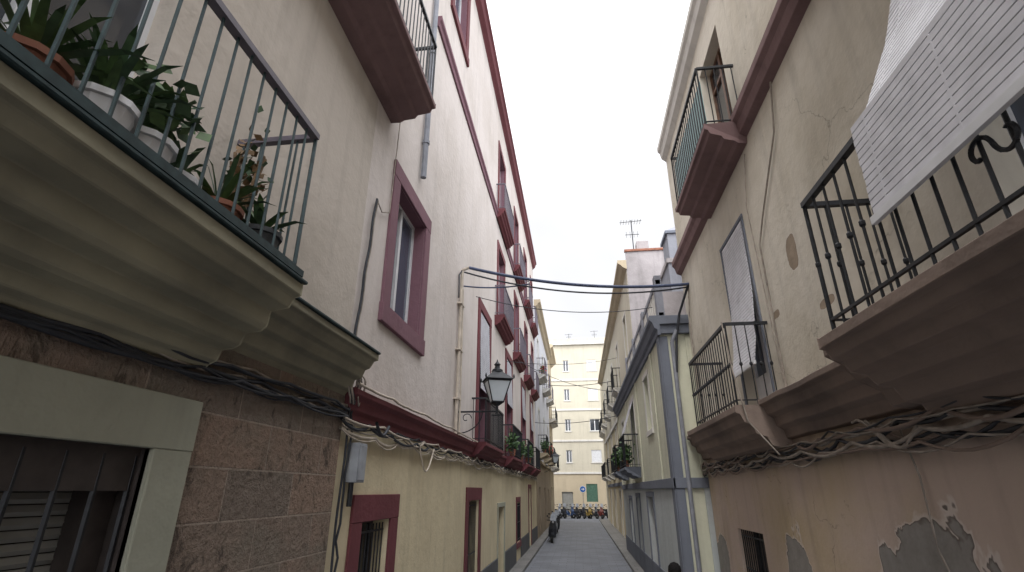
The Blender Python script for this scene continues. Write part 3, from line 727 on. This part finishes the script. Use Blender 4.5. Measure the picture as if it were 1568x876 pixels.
for (x,y,z,fl) in ((-2.12,17.3,3.75,0),(-2.12,19.6,3.7,0),(-2.12,23.0,3.8,0),(-2.0,32.3,4.8,0),(-2.0,33.4,4.8,0),(-1.95,37.5,4.85,1),(1.6,18.6,3.45,0),(1.62,22.6,3.45,0),(-2.0,32.6,9.5,1)):
    pl=MB();pot(pl,(x,y,z-.2),.12,.2,"terracotta");leafball(pl,(x,y,z+.2),.16,.3,.28,260,.13,["leaf","leafdark"]+(["flower"] if fl else []));pl.build("potted_plant")
# ------------------------------------------------------------------ scooters
def scooter(loc,rot,col):
    m=MB()
    for yy,r in ((.62,.225),(-.58,.225)):
        m.lathe((0,yy,r),[(r*.55,-.045),(r*.95,-.05),(r,-.02),(r,.02),(r*.95,.05),(r*.55,.045)],"tyre",16,'x')
        m.lathe((0,yy,r),[(r*.1,-.05),(r*.52,-.035),(r*.52,.035),(r*.1,.05)],"chrome",12,'x')
    def loft(secs,mat):
        n=8;vs=[]
        for (y,zc,hw,hh) in secs:
            for i in range(n):
                a=2*math.pi*(i+.5)/n;vs.append((hw*max(-1,min(1,1.25*math.cos(a))),y,zc+hh*max(-1,min(1,1.25*math.sin(a)))))
        fs=[(k*n+i,k*n+(i+1)%n,(k+1)*n+(i+1)%n,(k+1)*n+i) for k in range(len(secs)-1) for i in range(n)]
        fs+=[tuple(range(n)),tuple(range((len(secs)-1)*n,len(secs)*n))]
        m.add(vs,fs,mat)
    loft([(-.95,.72,.06,.05),(-.85,.68,.13,.1),(-.5,.6,.17,.17),(-.15,.5,.17,.2),(-.05,.42,.16,.15)],col)
    loft([(-.85,.80,.1,.03),(-.5,.82,.15,.05),(-.1,.8,.15,.06),(.0,.76,.1,.03)],"tyre")
    loft([(-.1,.3,.15,.06),(.35,.28,.16,.05)],col)
    vs=[(-.2,.36,.28),(.2,.36,.28),(.21,.46,.65),(-.21,.46,.65),(-.13,.36,1.0),(.13,.36,1.0),(0,.62,.35),(0,.64,.65),(0,.45,1.02)]
    m.add(vs,[(0,1,2,3),(3,2,5,4),(0,6,7,3),(1,6,7,2),(3,7,8,4),(2,7,8,5),(4,5,8)],col)
    loft([(.4,.42,.05,.03),(.62,.49,.07,.02),(.84,.4,.05,.03)],col)
    m.cyl((0,.62,.23),(0,.42,.98),.03,"chrome",6)
    m.cyl((-.33,.34,1.04),(.33,.34,1.04),.02,"tyre",6)
    loft([(.3,1.03,.09,.06),(.45,1.0,.1,.08),(.52,.98,.06,.05)],col);m.lathe((0,.53,.98),[(.05,0),(.045,.02)],"chrome",8,'y')
    for sx in (-1,1):
        m.cyl((sx*.22,.35,1.04),(sx*.3,.38,1.24),.008,"tyre",4);m.box(sx*.3-.05,sx*.3+.05,.37,.39,1.2,1.28,"tyre")
    m.quad((-.16,.5,1.05),(.16,.5,1.05),(.13,.42,1.35),(-.13,.42,1.35),"plasticgrey")
    m.cyl((.12,-.3,.25),(.14,-.85,.33),.04,"chrome",7);m.cyl((.1,-.1,.2),(.22,-.15,.01),.012,"tyre",4)
    m.box(-.14,.14,-1.02,-.75,.72,.76,"tyre")
    ob=m.build("parked_scooter");ob.location=loc;ob.rotation_euler=(0,R(-5),rot)
scooter((-1.6,30,.004),R(185),"sc_dark");scooter((-1.62,32.6,.004),R(178),"sc_silver");scooter((-1.6,36,.004),R(178),"sc_dark")
cl=["sc_dark","sc_silver","sc_dark","sc_blue","sc_dark","sc_dark","sc_yellow","sc_dark","sc_red","sc_dark","sc_silver","sc_dark"]
for k in range(12): scooter((-3.0+k*.6+random.uniform(-.1,.1),54.5+random.uniform(-.2,.3),.004),R(180+random.uniform(15,50)),cl[k])
m=MB();m.cyl((.3,57.4,.11),(.3,57.4,2.95),.03,"chrome",8)
m.lathe((.3,57.35,2.65),[(.02,-.02),(.31,-.02),(.32,0),(.31,.02),(.02,.02)],"whitepaint",24,'y')
m.lathe((.3,57.325,2.65),[(.02,-.006),(.285,-.006),(.285,.002)],"signblue",24,'y')
m.box(.12,.42,57.310,57.316,2.62,2.68,"whitepaint");m.add([(.3,57.312,2.79),(.3,57.312,2.51),(.5,57.312,2.65)],[(0,1,2)],"whitepaint")
m.build("traffic_sign")
# ------------------------------------------------------------------ pedestrian
def person(loc,rot,sc=1.):
    e=empty("pedestrian",loc);e.rotation_euler=(0,0,rot);e.scale=(sc,sc,sc)
    V=[(0,0,.95),(0,.0,1.15),(0,.01,1.38),(0,.0,1.50),(0,.02,1.56),
       (.19,0,1.40),(.25,-.02,1.12),(.24,.08,.88),(.24,.11,.80),(-.19,0,1.40),(-.25,.03,1.12),(-.24,.0,.88),(-.24,.02,.8),
       (.10,0,.90),(.11,.12,.50),(.11,.10,.10),(.11,.24,.04),(-.10,0,.90),(-.10,-.05,.50),(-.10,-.2,.13),(-.10,-.08,.04)]
    E=[(0,1),(1,2),(2,3),(3,4),(2,5),(5,6),(6,7),(7,8),(2,9),(9,10),(10,11),(11,12),(0,13),(13,14),(14,15),(15,16),(0,17),(17,18),(18,19),(19,20)]
    rad=[.15,.13,.16,.06,.055,.07,.045,.035,.025,.07,.045,.035,.025,.10,.07,.045,.035,.10,.07,.045,.035]
    me=bpy.data.meshes.new("body");me.from_pydata(V,E,[]);ob=bpy.data.objects.new("body",me);scene.collection.objects.link(ob);ob.parent=e
    ob.modifiers.new("s",'SKIN')
    for i,r in enumerate(rad): me.skin_vertices[0].data[i].radius=(r,r*.75);
    me.skin_vertices[0].data[0].use_root=True
    ss=ob.modifiers.new("ss",'SUBSURF');ss.levels=2;ss.render_levels=2
    me.materials.append(MATS["cloth"])
    h=MB();prof=[(.02,-.115),(.05,-.10),(.065,-.06),(.073,0),(.076,.05),(.065,.09),(.035,.112),(.005,.12)]
    h.lathe((0,.02,1.66),prof,"skin",16);h.cyl((0,.095,1.66),(0,.115,1.635),.012,"skin",6)
    for sx in(-1,1): h.box(sx*.075,sx*.087,.0,.03,1.64,1.69,"skin");h.lathe((sx*.028,.088,1.68),[(.004,-.004),(.01,0),(.004,.004)],"hair",6,'y')
    h.box(-.022,.022,.083,.09,1.60,1.606,"terracotta")
    h.build("head",e,smooth=True)
    hh=MB();hh.lathe((0,.0,1.672),[(.06,-.10),(.08,-.04),(.088,.03),(.08,.08),(.05,.115),(.01,.13)],"hair",14);hh.build("hair",e,smooth=True)
    for sx in (-1,1):
        hd=MB();bx,by,bz=(.24*sx,.11 if sx>0 else .02,.80)
        hd.box(bx-.014,bx+.014,by-.04,by+.04,bz-.09,bz+.01,"skin")
        for k in range(4):
            zt=bz-.13-.012*(k in(1,2))
            hd.cyl((bx,by-.03+k*.02,bz-.085),(bx-sx*.012,by-.028+k*.02,zt),.009,"skin",6,.007);hd.cyl((bx-sx*.012,by-.028+k*.02,zt),(bx-sx*.03,by-.028+k*.02,zt-.025),.008,"skin",6,.006)
        hd.cyl((bx,by+.035,bz-.03),(bx-sx*.02,by+.06,bz-.09),.01,"skin",6,.008);hd.build("hand",e,smooth=True)
person((1.13,7.45,.004),0,.925)
# ------------------------------------------------------------------ light & sky (overcast: brighter overhead and on the sun side)
w=bpy.data.worlds.new("World");scene.world=w;w.use_nodes=True;nt=w.node_tree;nt.nodes.clear()
out=nt.nodes.new("ShaderNodeOutputWorld")
sky=nt.nodes.new("ShaderNodeTexSky");sky.sky_type='NISHITA';sky.sun_disc=False;sky.sun_elevation=R(55);sky.sun_rotation=R(200)
b1=nt.nodes.new("ShaderNodeBackground");b1.inputs[1].default_value=.15;nt.links.new(sky.outputs[0],b1.inputs[0])
b2=nt.nodes.new("ShaderNodeBackground");b2.inputs[0].default_value=(.965,.97,1,1)
tc=nt.nodes.new("ShaderNodeTexCoord");nz=nt.nodes.new("ShaderNodeTexNoise");nz.inputs["Scale"].default_value=2.6;nz.inputs["Detail"].default_value=4;nz.inputs["Distortion"].default_value=.4
nt.links.new(tc.outputs["Generated"],nz.inputs["Vector"])
dp=nt.nodes.new("ShaderNodeVectorMath");dp.operation='DOT_PRODUCT';nt.links.new(tc.outputs["Generated"],dp.inputs[0]);dp.inputs[1].default_value=(-.15,-.58,.80)
st=ramp(nt,dp.outputs["Value"],-.1,.75,1.12,4.4)
st=math_(nt,'MULTIPLY',st,ramp(nt,nz.outputs["Fac"],.35,.65,.92,1.02))
nt.links.new(st,b2.inputs[1])
mr=ramp(nt,nz.outputs["Fac"],.3,.6,.93,1.)
mx=nt.nodes.new("ShaderNodeMixShader");nt.links.new(mr,mx.inputs[0]);nt.links.new(b1.outputs[0],mx.inputs[1]);nt.links.new(b2.outputs[0],mx.inputs[2]);nt.links.new(mx.outputs[0],out.inputs[0])
sl=bpy.data.lights.new("sun",'SUN');sl.energy=1.35;sl.angle=R(14);sl.color=(1,.95,.88)
so=bpy.data.objects.new("sun",sl);scene.collection.objects.link(so)
az=R(200);el=R(55)
d=Vector((math.sin(az)*math.cos(el),math.cos(az)*math.cos(el),math.sin(el)))
so.rotation_euler=d.to_track_quat('Z','Y').to_euler()
scene.view_settings.view_transform='Standard';scene.view_settings.look='None';scene.view_settings.exposure=0
cam=bpy.data.cameras.new("camera");cam.lens=18;cam.sensor_width=36;cam.clip_end=1000;cam.clip_start=.05
co=bpy.data.objects.new("camera",cam);scene.collection.objects.link(co);co.location=(0,0,2.5)
co.rotation_euler=(R(90+21.8),0,R(7.02));scene.camera=co
